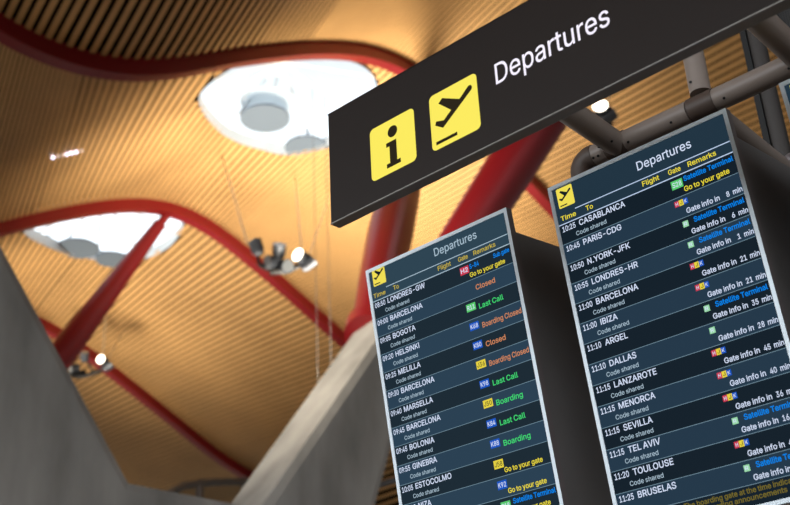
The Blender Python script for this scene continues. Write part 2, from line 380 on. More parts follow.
    'f': (254, '135 519 113 505 96 486 84 461 81 432 81 379 6 379 6 327 81 327 81 0 142 0 142 327 228 327 228 379 142 379 142 419 145 443 154 460 171 470 195 474 215 472 227 468 243 521 234 524 222 527 207 529 187 530 161 527'),
    'g': (425, '110 -53 101 -41 51 -69 64 -91 82 -110 105 -127 134 -140 168 -148 207 -151 251 -147 291 -136 324 -117 350 -90 367 -54 372 -9 372 379 313 379 313 319 308 319 288 346 273 360 253 373 228 382 196 384 152 378 112 361 80 332 55 293 39 246 34 191 39 136 55 90 80 53 113 27 152 10 195 5 227 8 252 16 272 28 287 41 298 56 306 68 311 68 311 -6 304 -47 282 -75 249 -92 207 -97 178 -95 154 -88 136 -78 122 -66|109 123 99 155 96 193 99 229 109 262 124 290 145 312 172 325 205 330 237 325 264 312 285 291 300 264 309 231 312 193 309 154 300 121 285 95 264 75 237 63 205 59 172 63 145 76 124 96'),
    'h': (410, '53 509 53 0 114 0 114 227 117 257 126 283 141 303 161 317 184 326 210 329 246 323 273 304 290 275 296 235 296 0 357 0 357 240 353 285 341 321 321 349 295 369 264 380 227 384 187 379 152 362 124 332 114 311 114 509'),
    'i': (167, '54 455 67 446 84 443 100 446 114 455 123 468 126 483 123 499 114 512 100 521 84 524 67 521 54 512 44 499 41 483 44 468|53 379 53 0 114 0 114 379'),
    'j': (167, '-10 -143 4 -143 37 -139 65 -129 86 -113 102 -90 111 -63 114 -30 114 379 53 379 53 -29 50 -54 40 -72 25 -83 2 -87 -10 -87|41 483 44 468 53 455 67 446 83 443 100 446 114 455 123 468 126 483 123 499 114 512 100 521 83 524 67 521 53 512 44 499'),
    'k': (381, '114 212 114 509 53 509 53 0 114 0 114 140 154 178 294 0 372 0 201 217 360 379 284 379 121 212'),
    'l': (189, '130 54 120 62 115 77 114 99 114 509 53 509 53 84 58 47 74 20 101 3 139 -2 151 -2 162 -1 181 3 170 54 146 52'),
    'm': (610, '132 346 118 323 112 308 112 379 53 379 53 0 114 0 114 238 117 266 126 289 140 307 158 320 178 328 199 330 229 326 253 311 269 288 274 260 274 0 335 0 335 247 338 270 345 290 358 307 374 320 395 328 419 330 447 326 473 313 490 289 496 254 496 0 557 0 557 255 553 296 541 328 522 354 497 372 468 383 437 386 407 383 381 375 357 361 337 343 322 321 317 307 309 331 287 361 257 380 219 386 195 384 172 376 151 363'),
    'n': (410, '53 0 114 0 114 227 117 257 126 283 141 303 161 317 184 326 210 329 246 323 273 304 290 275 296 235 296 0 357 0 357 240 353 285 341 321 321 349 295 369 264 380 227 384 187 379 152 362 124 332 112 308 112 379 53 379'),
    'o': (415, '40 133 56 85 82 46 117 16 159 -2 207 -8 256 -2 299 16 333 46 359 85 376 133 381 187 376 243 359 291 333 330 299 360 256 378 207 384 159 378 117 360 82 330 56 291 40 243 34 187|108 117 99 151 96 187 99 224 108 258 124 287 145 310 173 325 207 330 242 325 270 310 292 287 307 258 316 224 319 187 316 151 307 117 292 89 270 66 242 51 207 46 173 51 145 66 124 89'),
    'p': (424, '112 379 53 379 53 -143 114 -143 114 59 118 59 138 31 153 17 173 4 198 -5 229 -8 274 -2 313 16 346 45 370 84 385 133 390 189 385 245 370 293 345 332 313 361 274 378 229 384 197 381 171 373 152 360 137 346 126 331 118 319 112 319|125 115 116 150 113 189 116 229 125 263 140 291 161 312 188 325 220 330 253 325 280 311 301 290 316 261 325 227 328 189 325 151 316 117 301 88 279 66 253 51 220 47 188 51 162 65 140 86'),
    'q': (424, '39 133 55 84 79 45 111 16 151 -2 195 -8 227 -5 252 4 272 17 287 31 298 46 306 59 311 59 311 -143 372 -143 372 379 313 379 313 319 307 319 287 346 272 360 253 373 228 381 196 384 151 378 112 361 79 332 55 293 39 245 34 189|109 117 99 151 96 189 99 227 108 261 124 290 145 311 172 325 205 330 237 325 263 312 284 291 300 263 309 229 312 189 309 150 299 115 284 86 263 65 236 51 205 47 172 51 145 66 124 88'),
    'r': (259, '53 0 114 0 114 237 117 262 126 284 140 301 159 315 182 323 207 326 243 322 243 384 213 385 181 380 152 367 130 347 115 321 112 321 112 379 53 379'),
    's': (365, '62 38 84 18 112 3 145 -5 182 -8 223 -5 260 6 290 24 312 47 326 75 331 107 325 142 306 171 275 194 229 209 172 223 144 232 124 243 112 258 109 277 114 299 131 317 156 329 187 333 219 328 243 316 258 298 268 277 324 290 314 316 299 339 279 358 254 372 223 381 187 384 149 381 115 370 87 354 65 332 51 305 47 274 53 237 72 208 104 186 149 170 212 155 237 147 254 136 265 121 268 103 262 81 244 62 217 50 181 45 150 49 124 60 105 79 94 107 36 94 45 63'),
    't': (227, '150 53 136 61 128 76 126 98 126 327 204 327 204 379 126 379 126 471 65 471 65 379 6 379 6 327 65 327 65 93 72 52 92 21 125 2 168 -4 180 -4 192 -3 203 -1 213 2 202 54 194 52 170 50'),
    'u': (410, '53 139 57 95 69 59 89 31 115 11 146 -1 182 -5 222 0 257 17 286 47 298 72 298 0 357 0 357 379 296 379 296 153 293 122 283 97 268 77 249 62 226 53 200 50 164 56 137 75 119 105 114 144 114 379 53 379'),
    'v': (389, '17 379 163 0 226 0 371 379 305 379 224 155 213 121 203 87 195 58 187 87 177 121 165 155 84 379'),
    'w': (567, '133 214 87 379 23 379 138 0 199 0 248 172 255 198 263 225 284 309 291 280 297 252 305 225 319 172 368 0 429 0 545 379 480 379 434 214 423 176 402 90 397 67 392 91 382 136 371 176 362 214 316 379 252 379 206 214 196 176 175 90 170 65 165 91 154 137'),
    'x': (379, '21 0 91 0 148 85 165 112 178 136 189 155 214 112 231 85 287 0 358 0 224 192 352 379 282 379 233 306 216 279 191 232 164 279 147 306 100 379 29 379 155 194'),
    'y': (389, '47 -139 77 -145 91 -145 117 -143 139 -136 159 -124 177 -107 191 -85 204 -58 371 379 305 379 224 155 212 121 202 87 195 58 187 87 177 121 165 155 84 379 17 379 163 -1 151 -36 141 -58 130 -74 118 -84 104 -89 88 -90 71 -87 61 -86'),
    'z': (380, '42 46 42 0 339 0 339 56 126 56 126 60 333 331 333 379 48 379 48 323 254 323 254 320'),
}
CAPH = 509.0
def area2(l):
    return sum(l[i - 1][0] * l[i][1] - l[i][0] * l[i - 1][1] for i in range(len(l))) / 2
def pin(p, l):
    c = False
    for i in range(len(l)):
        a, b = l[i], l[i - 1]
        if (a[1] > p[1]) != (b[1] > p[1]) and p[0] < (b[0] - a[0]) * (p[1] - a[1]) / (b[1] - a[1]) + a[0]: c = not c
    return c
_gc = {}
def glyph(ch, heavy):
    """outline letter drawn from its own contour table, thickened by heavy; flat triangles"""
    if (ch, heavy) in _gc: return _gc[(ch, heavy)]
    adv, data = GLYPHS[ch]
    loops = []
    for part in data.split('|'):
        n = [int(x) for x in part.split()]
        loops.append(list(zip(n[0::2], n[1::2])))
    depth = [sum(pin(l[0], m_) for m_ in loops if m_ is not l) % 2 for l in loops]
    fat = []
    for l, d in zip(loops, depth):
        if (area2(l) > 0) == bool(d): l = l[::-1]
        n = len(l); o = []
        for i in range(n):
            p0, p1, p2 = Vector(l[i - 1]), Vector(l[i]), Vector(l[(i + 1) % n])
            d1, d2 = (p1 - p0).normalized(), (p2 - p1).normalized()
            n1, n2 = Vector((d1.y, -d1.x)), Vector((d2.y, -d2.x))
            b = n1 + n2
            b = b.normalized() if b.length > 1e-6 else n1
            o.append(p1 + b * heavy / max(0.5, b.dot(n1)))
        fat.append(o)
    pts, eds = [], []
    for q in fat:
        k = len(pts)
        pts += [Vector((p.x, p.y)) for p in q]
        eds += [(k + i, k + (i + 1) % len(q)) for i in range(len(q))]
    r = delaunay_2d_cdt(pts, eds, [], 0, 1e-3)
    vs = [(p.x, p.y) for p in r[0]]
    fs = []
    for t in r[2]:
        a, b, c = (vs[x] for x in t)
        if sum(pin(((a[0] + b[0] + c[0]) / 3, (a[1] + b[1] + c[1]) / 3), q) for q in fat) % 2:
            cr = (b[0] - a[0]) * (c[1] - a[1]) - (b[1] - a[1]) * (c[0] - a[0])
            fs.append(tuple(t) if cr > 0 else tuple(t)[::-1])
    _gc[(ch, heavy)] = (vs, fs, adv)
    return _gc[(ch, heavy)]
def text_geo(t, heavy):
    vs, fs, x = [], [], 0
    for ch in t:
        if ch == ' ':
            x += 165; continue
        a, f, adv = glyph(ch, heavy)
        k = len(vs)
        vs += [(p[0] + x, p[1]) for p in a]
        fs += [tuple(k + i for i in q) for q in f]
        x += adv
    xs = [v[0] for v in vs]
    return vs, fs, min(xs), max(xs)

def put_text(mb, t, x, y, cap, m, z, width=None, xs=0.9, heavy=0.012):
    """text with its left end at x, baseline at y, the given cap height; width fits it exactly"""
    vs, fs, x0, x1 = text_geo(t, heavy * 1000)
    k = cap / CAPH
    kx = width / (x1 - x0) if width else k * xs
    mb.add([(x + (a - x0) * kx, y + b * k, z) for a, b in vs], fs, m)
    return x + (x1 - x0) * kx

def rounded(x0, y0, x1, y1, r, n=6):
    out = []
    for cx, cy, a0 in ((x1 - r, y1 - r, 0), (x0 + r, y1 - r, 90), (x0 + r, y0 + r, 180), (x1 - r, y0 + r, 270)):
        for k in range(n + 1):
            a = math.radians(a0 + 90 * k / n)
            out.append((cx + r * math.cos(a), cy + r * math.sin(a)))
    return out

def plane_icon(mb, x0, y0, w_, h_, z, m):
    """take-off pictogram inside a square whose top left corner is x0,y0"""
    f = lambda x, y: (x0 + x * w_, y0 - y * h_)
    nose = [(0.845 + 0.055 * math.cos(math.radians(a)), 0.225 + 0.055 * math.sin(math.radians(a)) * 1.0) for a in range(-125, 60, 22)]
    body = [(0.255, 0.672), (0.095, 0.565), (0.12, 0.50), (0.28, 0.545), (0.444, 0.432), (0.195, 0.205), (0.28, 0.14), (0.63, 0.318)] + nose
    mb.poly([f(*p) for p in body][::-1], z, m)
    mb.poly([f(0.09, 0.92), f(0.53, 0.92), f(0.53, 0.862), f(0.09, 0.862)], z, m)

def ray(px, py):
    return ((px - 395) / FPX) * _r - ((py - 252.5) / FPX) * _u + _fw
def at(px, py, k):
    return CAMLOC + ray(px, py) * k

# ------------------------------------------------------------------ hall frame of reference
E = Vector((math.sqrt(.5), math.sqrt(.5), 0))       # along the roof beams
V = Vector((-math.sqrt(.5), math.sqrt(.5), 0))      # along the bamboo slats, from beam to beam
UP = Vector((0, 0, 1))
PROF = [(-2, 17.0), (0, 16.9), (2, 16.2), (4, 14.8), (5.5, 13.7), (6.5, 13.25), (7.5, 13.08), (8.5, 13.16), (9.5, 13.45), (10.5, 13.98), (11.5, 14.68),
        (12.5, 15.3), (13.5, 15.88), (14.5, 16.4), (15.5, 16.8), (16.2, 16.97), (17, 17.0), (17.7, 16.88), (18.5, 16.62), (19.5, 16.2), (20.5, 15.76),
        (21.5, 15.28), (22.5, 14.8), (23.5, 14.3), (24.5, 13.8), (25.5, 13.4), (26.5, 13.15), (27.5, 13.1), (28.5, 13.3), (30, 14.0), (32, 15.2), (34, 16.2)]
def prof(u):
    if u <= PROF[0][0]: return PROF[0][1]
    for (a, za), (b, zb) in zip(PROF, PROF[1:]):
        if u <= b: return za + (zb - za) * (u - a) / (b - a)
    return PROF[-1][1]
def sprof(u):          # smoothed
    return sum(prof(u + d) * k for d, k in ((-.8, .15), (-.4, .2), (0, .3), (.4, .2), (.8, .15)))
FAN = [(0, .1), (4, .14), (7, .24), (9, .36), (10.5, .43), (12, .41), (14, .33), (16, .23), (18, .12), (20, .03), (22, -.04), (25, -.08), (34, -.05)]
def fan(u):
    for (a, za), (b, zb) in zip(FAN, FAN[1:]):
        if u <= b: return za + (zb - za) * max(0, (u - a)) / (b - a)
    return FAN[-1][1]
def P(u, v, z):
    return E * u + V * v + UP * (z + EYE)
BEAMS = [-1.8, 7.2, 16.2, 25.2, 34.2, 43.2, 52.2]
SKY = [(12.55, 2.15), (13.2, 3.0), (14.05, 3.86), (15.0, 4.65), (15.87, 5.05), (16.6, 5.05), (17.2, 4.8), (17.65, 3.9), (17.75, 2.9), (17.5, 1.9),
       (17.0, 1.1), (16.1, 0.62), (14.6, 0.5), (13.3, 0.5), (12.6, 0.62), (12.36, 1.3)]
def smooth_loop(p, n=6):
    out = []
    L = len(p)
    for i in range(L):
        a, b, c, d = (Vector(p[(i + j) % L]) for j in (-1, 0, 1, 2))
        for k in range(n):
            t = k / n
            out.append(0.5 * ((2 * b) + (c - a) * t + (2 * a - 5 * b + 4 * c - d) * t * t + (3 * b - a - 3 * c + d) * t ** 3))
    return out
SKYL = smooth_loop(SKY)
SKY_V = {7.2: 0.1, 25.2: -0.95, 34.2: -0.9, 43.2: -0.9}
def skyloop(v0):
    k = 0.95 if v0 == 25.2 else 1.0
    return [((a - 15.6) * k + 15.6, max(b + SKY_V.get(v0, 0.0), 0.22) + v0) for a, b in SKYL]
def inside(u, v, loop):
    c = False
    j = len(loop) - 1
    for i in range(len(loop)):
        a, b = loop[i], loop[j]
        if (a[1] > v) != (b[1] > v) and u < (b[0] - a[0]) * (v - a[1]) / (b[1] - a[1]) + a[0]: c = not c
        j = i
    return c
LIFT = 0.16      # slats sit this far above the beam centre line

# floor
mb = MB()
mb.add([(-60, -30, 0), (70, -30, 0), (70, 80, 0), (-60, 80, 0)], [(0, 1, 2, 3)], M['floor'])
tag(mb.build('floor'), kind='structure')

# ceiling strips of bamboo slats between the beams
for si, v0 in enumerate(BEAMS[:-1]):
    v1 = v0 + 9.0
    mb = MB()
    loop = skyloop(v0)
    vm = (v0 + v1) / 2
    u = 0.0
    while u < 33.0:
        k = fan(u)
        pitch = 0.18 if v0 < 10 else 0.115 + 0.125 * max(0.0, min(1.0, (u - 9.5) / 2.5)) - 0.105 * max(0.0, min(1.0, (u - 16.0) / 1.8))
        dk = (fan(u + .7) - fan(u - .7)) / 1.4
        if v0 > 20 and u > 16: pitch = 0.2
        hw0 = pitch * (0.27 if v0 < 10 and u < 12 else 0.37)
        N = 72
        run = []
        def flush(run):
            if len(run) < 2: return
            pick = run[::9]
            if pick[-1] != run[-1]: pick.append(run[-1])
            vs, fs = [], []
            for uu, vv in pick:
                sl = (sprof(uu + .1) - sprof(uu - .1)) / .2
                te = Vector((1, 0, sl)).normalized(); no = Vector((-te.z, 0, te.x))
                base = Vector((uu, vv, sprof(uu) + LIFT))
                hw, hh = hw0 * (1 + dk * (vv - vm)), 0.011
                for a, b in ((-hw, 0), (hw, 0), (hw, hh), (-hw, hh)):
                    q = base + te * a + no * b
                    vs.append(P(q.x, q.y, q.z))
            n = len(pick)
            for i in range(n - 1):
                for a in range(4):
                    fs.append((i * 4 + a, i * 4 + (a + 1) % 4, i * 4 + 4 + (a + 1) % 4, i * 4 + 4 + a))
            fs += [(3, 2, 1, 0), tuple((n - 1) * 4 + a for a in range(4))]
            mb.add(vs, fs, M['bamboo'])
        for i in range(N + 1):
            vv = v0 + 9.0 * i / N
            uu = u + k * (vv - vm)
            if v0 in (7.2, 16.2, 25.2) and inside(uu, vv, loop):
                flush(run); run = []
            else:
                run.append((uu, vv))
        flush(run)
        sl = (sprof(u + .1) - sprof(u - .1)) / .2
        u += pitch / math.sqrt(1 + sl * sl)
    # dark lining above the slats
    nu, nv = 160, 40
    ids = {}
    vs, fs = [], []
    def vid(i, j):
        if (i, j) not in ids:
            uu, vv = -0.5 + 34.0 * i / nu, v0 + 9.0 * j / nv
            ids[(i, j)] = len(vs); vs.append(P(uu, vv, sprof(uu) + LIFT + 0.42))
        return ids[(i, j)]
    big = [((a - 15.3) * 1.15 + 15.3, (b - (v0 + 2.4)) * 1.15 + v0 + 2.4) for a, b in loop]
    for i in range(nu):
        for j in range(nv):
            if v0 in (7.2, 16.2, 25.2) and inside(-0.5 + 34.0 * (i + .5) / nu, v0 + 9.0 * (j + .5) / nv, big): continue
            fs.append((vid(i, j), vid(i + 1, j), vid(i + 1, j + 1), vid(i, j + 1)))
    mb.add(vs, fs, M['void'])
    tag(mb.build('ceiling'), kind='structure')

# the same ceiling carried on over and behind the viewer, and to either side
for u0, u1, w0, w1 in ((-26.0, 33.0, -28.8, -1.8), (-26.0, -0.6, -1.8, 52.2), (33.2, 52.0, -28.8, 52.2)):
    mb = MB()
    u = u0
    while u < u1:
        cz = lambda q: (sprof(q) if 0 <= q <= 33 else 15.05 - 1.95 * math.cos((q - 7.6) * math.pi / 9.5)) + LIFT
        z = cz(u)
        mb.add([P(u - .13, w0, z), P(u + .13, w0, z), P(u + .13, w1, z), P(u - .13, w1, z), P(u - .13, w0, z + .06), P(u + .13, w0, z + .06), P(u + .13, w1, z + .06), P(u - .13, w1, z + .06)],
               [(0, 3, 2, 1), (4, 5, 6, 7), (0, 1, 5, 4), (1, 2, 6, 5), (2, 3, 7, 6), (3, 0, 4, 7)], M['bamboo'])
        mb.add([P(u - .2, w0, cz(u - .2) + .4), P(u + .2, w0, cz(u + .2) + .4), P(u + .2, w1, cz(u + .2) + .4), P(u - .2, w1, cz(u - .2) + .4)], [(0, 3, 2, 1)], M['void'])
        u += .4
    tag(mb.build('ceiling'), kind='structure')

# skylights: rim, glazed lid with bars, hanging reflector discs
for v0 in (7.2, 16.2, 25.2):
    loop = skyloop(v0)
    n = len(loop)
    cu_ = sum(a for a, b in loop) / n; cv_ = sum(b for a, b in loop) / n
    root = empty('skylight', Matrix.Translation(P(cu_, cv_, 17.0)))
    off = P(cu_, cv_, 17.0)
    mb = MB()
    vs, fs = [], []
    for a, b in loop:
        z = sprof(a)
        o_ = (1.3 * (a - cu_) + cu_, 1.3 * (b - cv_) + cv_)
        vs += [P(a, b, z + LIFT - .05) - off, P(a, b, z + LIFT + .28) - off, P(*o_, sprof(o_[0]) + LIFT + .5) - off, P(*o_, sprof(o_[0]) + LIFT + .42) - off]
    for a in range(3):
        mb.add(vs, [(i * 4 + a, (i + 1) % n * 4 + a, (i + 1) % n * 4 + a + 1, i * 4 + a + 1) for i in range(n)], M['rim'] if a == 0 else M['void'])
    mb.build('rim', root)
    mb = MB()
    vs = [P(a, b, sprof(a) + LIFT + .28) - off for a, b in loop] + [P(cu_, cv_, 17.9) - off]
    mb.add(vs, [(i, (i + 1) % n, n) for i in range(n)], M['glass'], True)
    mb.build('glazing', root)
    mb = MB()
    for i in range(0, n, 10):
        mb.tube([vs[i], vs[n]], 0.035, M['white'], 8)
    mb.build('glazing_bar', root)
    lab = {7.2: 'skylight whose pale edge peeks over the top of the black sign', 16.2: 'bright oval skylight beside the black overhead sign, largest in view',
           25.2: 'smaller bright skylight at left edge, cut across by a red beam'}[v0]
    tag(root, lab, 'skylight', 'oval roof skylights')
    # hanging discs
    spots = {16.2: [((265, 119), 32.0, 1.42e-2 * 36), ((268, 103), 33.5, 0.52), ((306, 148), 34.5, 0.62)],
             25.2: [((78, 249), 41.0, 0.52), ((112, 260), 41.5, 0.62)]}.get(v0, [])
    names = {16.2: ['darker grey round disc hanging inside the larger skylight', 'faint pale disc hanging higher behind the dark one in the larger skylight',
                    'grey green disc at lower right rim of the larger skylight'],
             25.2: ['grey round disc hanging at left in the smaller skylight', 'tan grey disc half hidden by lower rim of the smaller skylight']}.get(v0)
    for q, ((px, py), k, rr) in enumerate(spots):
        r_ = ray(px, py)
        zt = {16.2: (17.05, 17.42, 17.1), 25.2: (16.95, 17.05)}[v0][q]
        c = CAMLOC + r_ * (zt / r_.z)
        rad = {16.2: (0.62, 0.66, 0.55), 25.2: (0.62, 0.5)}[v0][q]
        rt = empty('reflector_disc', Matrix.Translation(c))
        d = MB()
        if (v0, q) == (16.2, 1):      # one sheet of light fabric on a thin ring
            d.poly([(rad * math.cos(k_ * math.pi / 20), rad * math.sin(k_ * math.pi / 20)) for k_ in range(40)], 0.02, M['discpale'])
            d.tube([(rad * math.cos(k_ * math.pi / 20), rad * math.sin(k_ * math.pi / 20), 0.02) for k_ in range(41)], 0.02, M['rim'], 6)
        else:
            d.tube([(0, 0, 0), (0, 0, 0.05)], rad, M['disc'], 40)
        d.build('disc', rt)
        for a in range(3):
            h = MB()
            h.tube([(0.5 * rad * math.cos(a * 2.09), 0.5 * rad * math.sin(a * 2.09), 0.05), (0.5 * rad * math.cos(a * 2.09), 0.5 * rad * math.sin(a * 2.09), 0.25)], 0.012, M['cable'], 6)
            h.build('hanger', rt)
        tag(rt, names[q], 'disc', 'reflector discs in the skylights')

# red curved beams
BL = {-1.8: None, 7.2: 'red curved roof beam overhead, carrying the thick red strut at its crest',
      16.2: 'red curved beam sweeping across top left above the larger skylight', 25.2: 'red curved beam crossing the smaller skylight and running down to the pier',
      34.2: 'lowest red roof beam, running down right beneath the small lamp cluster', 43.2: 'farthest red roof beam, beyond the lowest one in view'}
for v0 in BEAMS[1:-1]:
    mb = MB()
    vs, fs = [], []
    N = 130
    for i in range(N + 1):
        u = 0.0 + 33.0 * i / N
        sl = (sprof(u + .1) - sprof(u - .1)) / .2
        te = Vector((1, 0, sl)).normalized(); no = Vector((-te.z, 0, te.x))
        for a, b in ((-.14, -.17), (.14, -.17), (.14, .2), (-.14, .2)):
            q = Vector((u, v0 + a, sprof(u))) + no * b
            vs.append(P(q.x, q.y, q.z))
    for i in range(N):
        for a in range(4):
            fs.append((i * 4 + a, i * 4 + (a + 1) % 4, i * 4 + 4 + (a + 1) % 4, i * 4 + 4 + a))
    fs += [(3, 2, 1, 0), tuple(N * 4 + a for a in range(4))]
    mb.add(vs, fs, M['red'])
    tag(mb.build('roof_beam'), BL[v0], 'beam', 'red roof beams')

# V-shaped concrete piers: one face outline in the (u, z) plane, thickness along the slats
def pier(vc, label):
    C0 = 8.38
    th = 0.52
    right = [(1.4, -EYE), (1.7, 1.2), (2.98, 4.62), (3.39, 5.64), (4.2, 7.5), (4.24, 7.75), (4.12, 7.9), (3.85, 7.95), (3.68, 7.9), (3.55, 7.7), (0.97, 4.26)]
    out = right + [(-a, b) for a, b in right[::-1]]
    n = len(out)
    # inset outline for the chamfered arrises
    def inset(d):
        res = []
        for i in range(n):
            p0, p1, p2 = Vector(out[i - 1]), Vector(out[i]), Vector(out[(i + 1) % n])
            d1 = (p1 - p0).normalized(); d2 = (p2 - p1).normalized()
            n1 = Vector((-d1.y, d1.x)); n2 = Vector((-d2.y, d2.x))
            b = (n1 + n2).normalized()
            res.append(p1 + b * d / max(0.45, b.dot(n1)))
        return res
    ins = inset(0.11)
    rings = []
    for vv, pts in ((vc - th, ins), (vc - th + 0.05, out), (vc + th - 0.05, out), (vc + th, ins)):
        rings.append([P(C0 + a, vv, b) for a, b in pts])
    vs = [q for r_ in rings for q in r_]
    fs = []
    for k in range(3):
        for i in range(n):
            j = (i + 1) % n
            fs.append((k * n + i, k * n + j, (k + 1) * n + j, (k + 1) * n + i))
    fs += [tuple(range(n - 1, -1, -1)), tuple(3 * n + i for i in range(n))]
    mb = MB()
    mb.add(vs, fs, M['concrete'])
    o = mb.build('concrete_pier')
    bm = bmesh.new(); bm.from_mesh(o.data)
    bmesh.ops.recalc_face_normals(bm, faces=bm.faces[:]); bm.to_mesh(o.data); bm.free()
    tag(o, label, 'pier', 'concrete roof piers')
pier(12.5, 'grey V-shaped concrete pier whose two arms fill the lower left')
pier(30.5, 'farther V-shaped concrete pier hidden behind the grey arm at left')

# spindle struts from pier heads to beams
def strut(p0, p1, label, flare=1.0):
    p0, p1 = Vector(p0), Vector(p1)
    root = empty('roof_strut', Matrix.Translation(p0))
    d = p1 - p0
    ts = [0, .06, .15, .3, .45, .6, .75, .9, .97]
    rs = [.30, .33, .375, .42, .42, .375, .30, .21, .17]
    mb = MB()
    mb.tube([d * t for t in ts], [r * flare for r in rs], M['red'], 28)
    mb.build('shaft', root)
    mb = MB()
    mb.tube([d * -0.01, d * 0.02], 0.40 * flare, M['red'], 28)
    mb.build('base_collar', root)
    mb = MB()
    mb.tube([d * 0.955, d * 1.0], 0.12, M['red'], 16)
    mb.build('pin_head', root)
    tag(root, label, 'strut', 'red roof struts')
H0 = 7.75
strut(P(8.38 + 3.8, 12.85, H0), P(17.4, 16.2, sprof(17.4) - .15), 'slim red strut rising behind the sign from the pier to a roof beam')
strut(P(8.38 + 4.0, 12.1, H0), P(16.3, 7.2, sprof(16.3) - .15), 'thickest red strut, slanting up to the right behind sign and left board')
strut(P(8.38 + 4.0, 30.1, H0), P(16.3, 25.2, sprof(16.3) - .15), 'distant red strut rising from the left to a beam at the smaller skylight')
strut(P(8.38 + 3.8, 30.85, H0), P(17.4, 34.2, sprof(17.4) - .15), 'far red strut hidden behind the grey concrete arm')

mb = MB()
mb.tube([at(366, 489, 18.0), at(478, 456, 18.6)], 0.05, M['frame'], 10)
tag(mb.build('tie_tube'), 'pale steel tube between concrete pier and lower edge of left board', 'tube')

# arched glazed screen far behind the piers
a0 = V * 33.0
root = empty('arched_screen', Matrix.Translation(P(0, 33.0, 0)))
pts = []
for px, py in ((164, 499), (172, 491), (184, 485.5), (200, 483), (220, 482), (245, 481.5), (275, 482), (300, 485), (320, 491)):
    r_ = ray(px, py); k = 33.0 / r_.dot(V); q = r_ * k
    pts.append(Vector((q.dot(E), 0, q.z)))
def loc_(p): return E * p.x + UP * p.z
zb = -EYE
mb = MB(); mb.tube([loc_(p) for p in pts], 0.13, M['frame'], 10); mb.build('arch_frame', root)
mb = MB()
vs = [loc_(p) for p in pts] + [loc_(Vector((p.x, 0, zb))) for p in pts]
n = len(pts)
mb.add(vs, [(i, i + 1, n + i + 1, n + i) for i in range(n - 1)], M['blueglass'])
mb.build('glass_pane', root)
for i in (0, 3, 5, 8):
    p = pts[i]
    mb = MB(); mb.tube([loc_(p), loc_(Vector((p.x, 0, zb)))], 0.13, M['frame'], 8); mb.build('mullion', root)
tag(root, 'grey arched glazed screen far behind the foot of the concrete pier', 'screen')

# projector lamp clusters hanging under the ceiling
def aim(o, d):
    o.rotation_euler = Vector(d).to_track_quat('-Z', 'Y').to_euler()
def head(mb_body, mb_lens, c, d, r=0.15, L=0.3, lens=None):
    c, d = Vector(c), Vector(d).normalized()
    mb_body.tube([c - d * L * .5, c - d * L * .42, c - d * .2 * L, c + d * L * .5, c + d * L * .52], [r * .5, r * .72, r * .95, r, r * 1.06], M['lampbody'], 20)
    mb_lens.tube([c + d * L * .52, c + d * (L * .52 + .012)], r * .94, lens, 20)
def cluster(px, py, k, label, heads, s=1.0, rods=()):
    c0 = at(px, py, k)
    root = empty('projector_cluster', Matrix.Translation(c0))
    f = MB()
    sc = k / FPX
    vec = lambda dx, dy, dk=0.0: ray(px + dx, py + dy) * (k + dk) - ray(px, py) * k
    ring = [vec(dx, dy) for dx, dy in ((-16, 10), (-8, 14), (0, 17), (10, 17), (19, 14), (27, 10))]
    ring = [r_ * s for r_ in ring]
    f.tube(ring, 0.06 * s, M['lampdark'], 8)
    f.box((ring[2] - Vector((.12, .12, .04)) * s), (ring[3] + Vector((.02, .12, .16)) * s), M['lampblack'], 0.02)
    f.build('carrier_frame', root)
    for dx, dy, d, lit in heads:
        b, l = MB(), MB()
        cc = vec(dx, dy) * s
        head(b, l, cc, d, 0.15 * s, 0.32 * s, M['lens'] if lit else M['lensoff'])
        b.tube([cc, min(ring, key=lambda q: (q - cc).length)], 0.035 * s, M['lampdark'], 8)
        bo = b.build('spotlight', root)
        l.build('lens', bo)
    for (dx, dy), (tx, ty) in rods:
        # steel rod up to the slats
        r_ = ray(px + tx, py + ty)
        kk = k
        while kk < 80:
            q = r_ * kk
            if q.z > sprof(q.dot(E)) + LIFT: break
            kk += 0.1
        q = r_ * kk - ray(px, py) * k
        m_ = MB(); m_.tube([vec(dx, dy) * s, q], 0.018, M['cable'], 6); m_.build('suspension_rod', root)
    tag(root, label, 'lamp', 'hanging projector clusters')
    return root
hd = [(-18, -6, (-.3, -.2, .9), False), (4, -2, (.1, -.5, .6), False), (-1, 8, (-.6, -.4, -.2), False), (9, 12, (.4, -.5, -.3), False), (28, 4, (-.55, -.75, .1), True), (32, 10, (.7, -.1, .5), False)]
cluster(275, 254, 26, 'cluster of spotlights with one lit, hanging left of the sign', hd, 1.0, [((-28, -12), (-52, -95)), ((27, 0), (20, -75)), ((34, 2), (55, -60))])
cluster(76, 360, 38, 'small lit spotlight cluster beside the grey concrete arm', [(-18, -6, (-.3, -.2, .9), False), (9, -3, (.1, -.5, .6), False), (-1, 8, (-.6, -.4, -.2), False), (29, 1, (-.3, -.85, .0), True), (33, 7, (.7, -.1, .5), False)], 0.95, [((28, 0), (31, -60)), ((33, 0), (48, -30))])
cluster(586, 112, 22, 'white lit spotlight peeking between the sign and steel tube', [(16, 0, (-.2, -.9, .2), True), (21, 6, (.7, -.1, .5), False), (-10, -3, (-.3, -.2, .9), False)], 0.95, [((22, -2), (27, -42))])

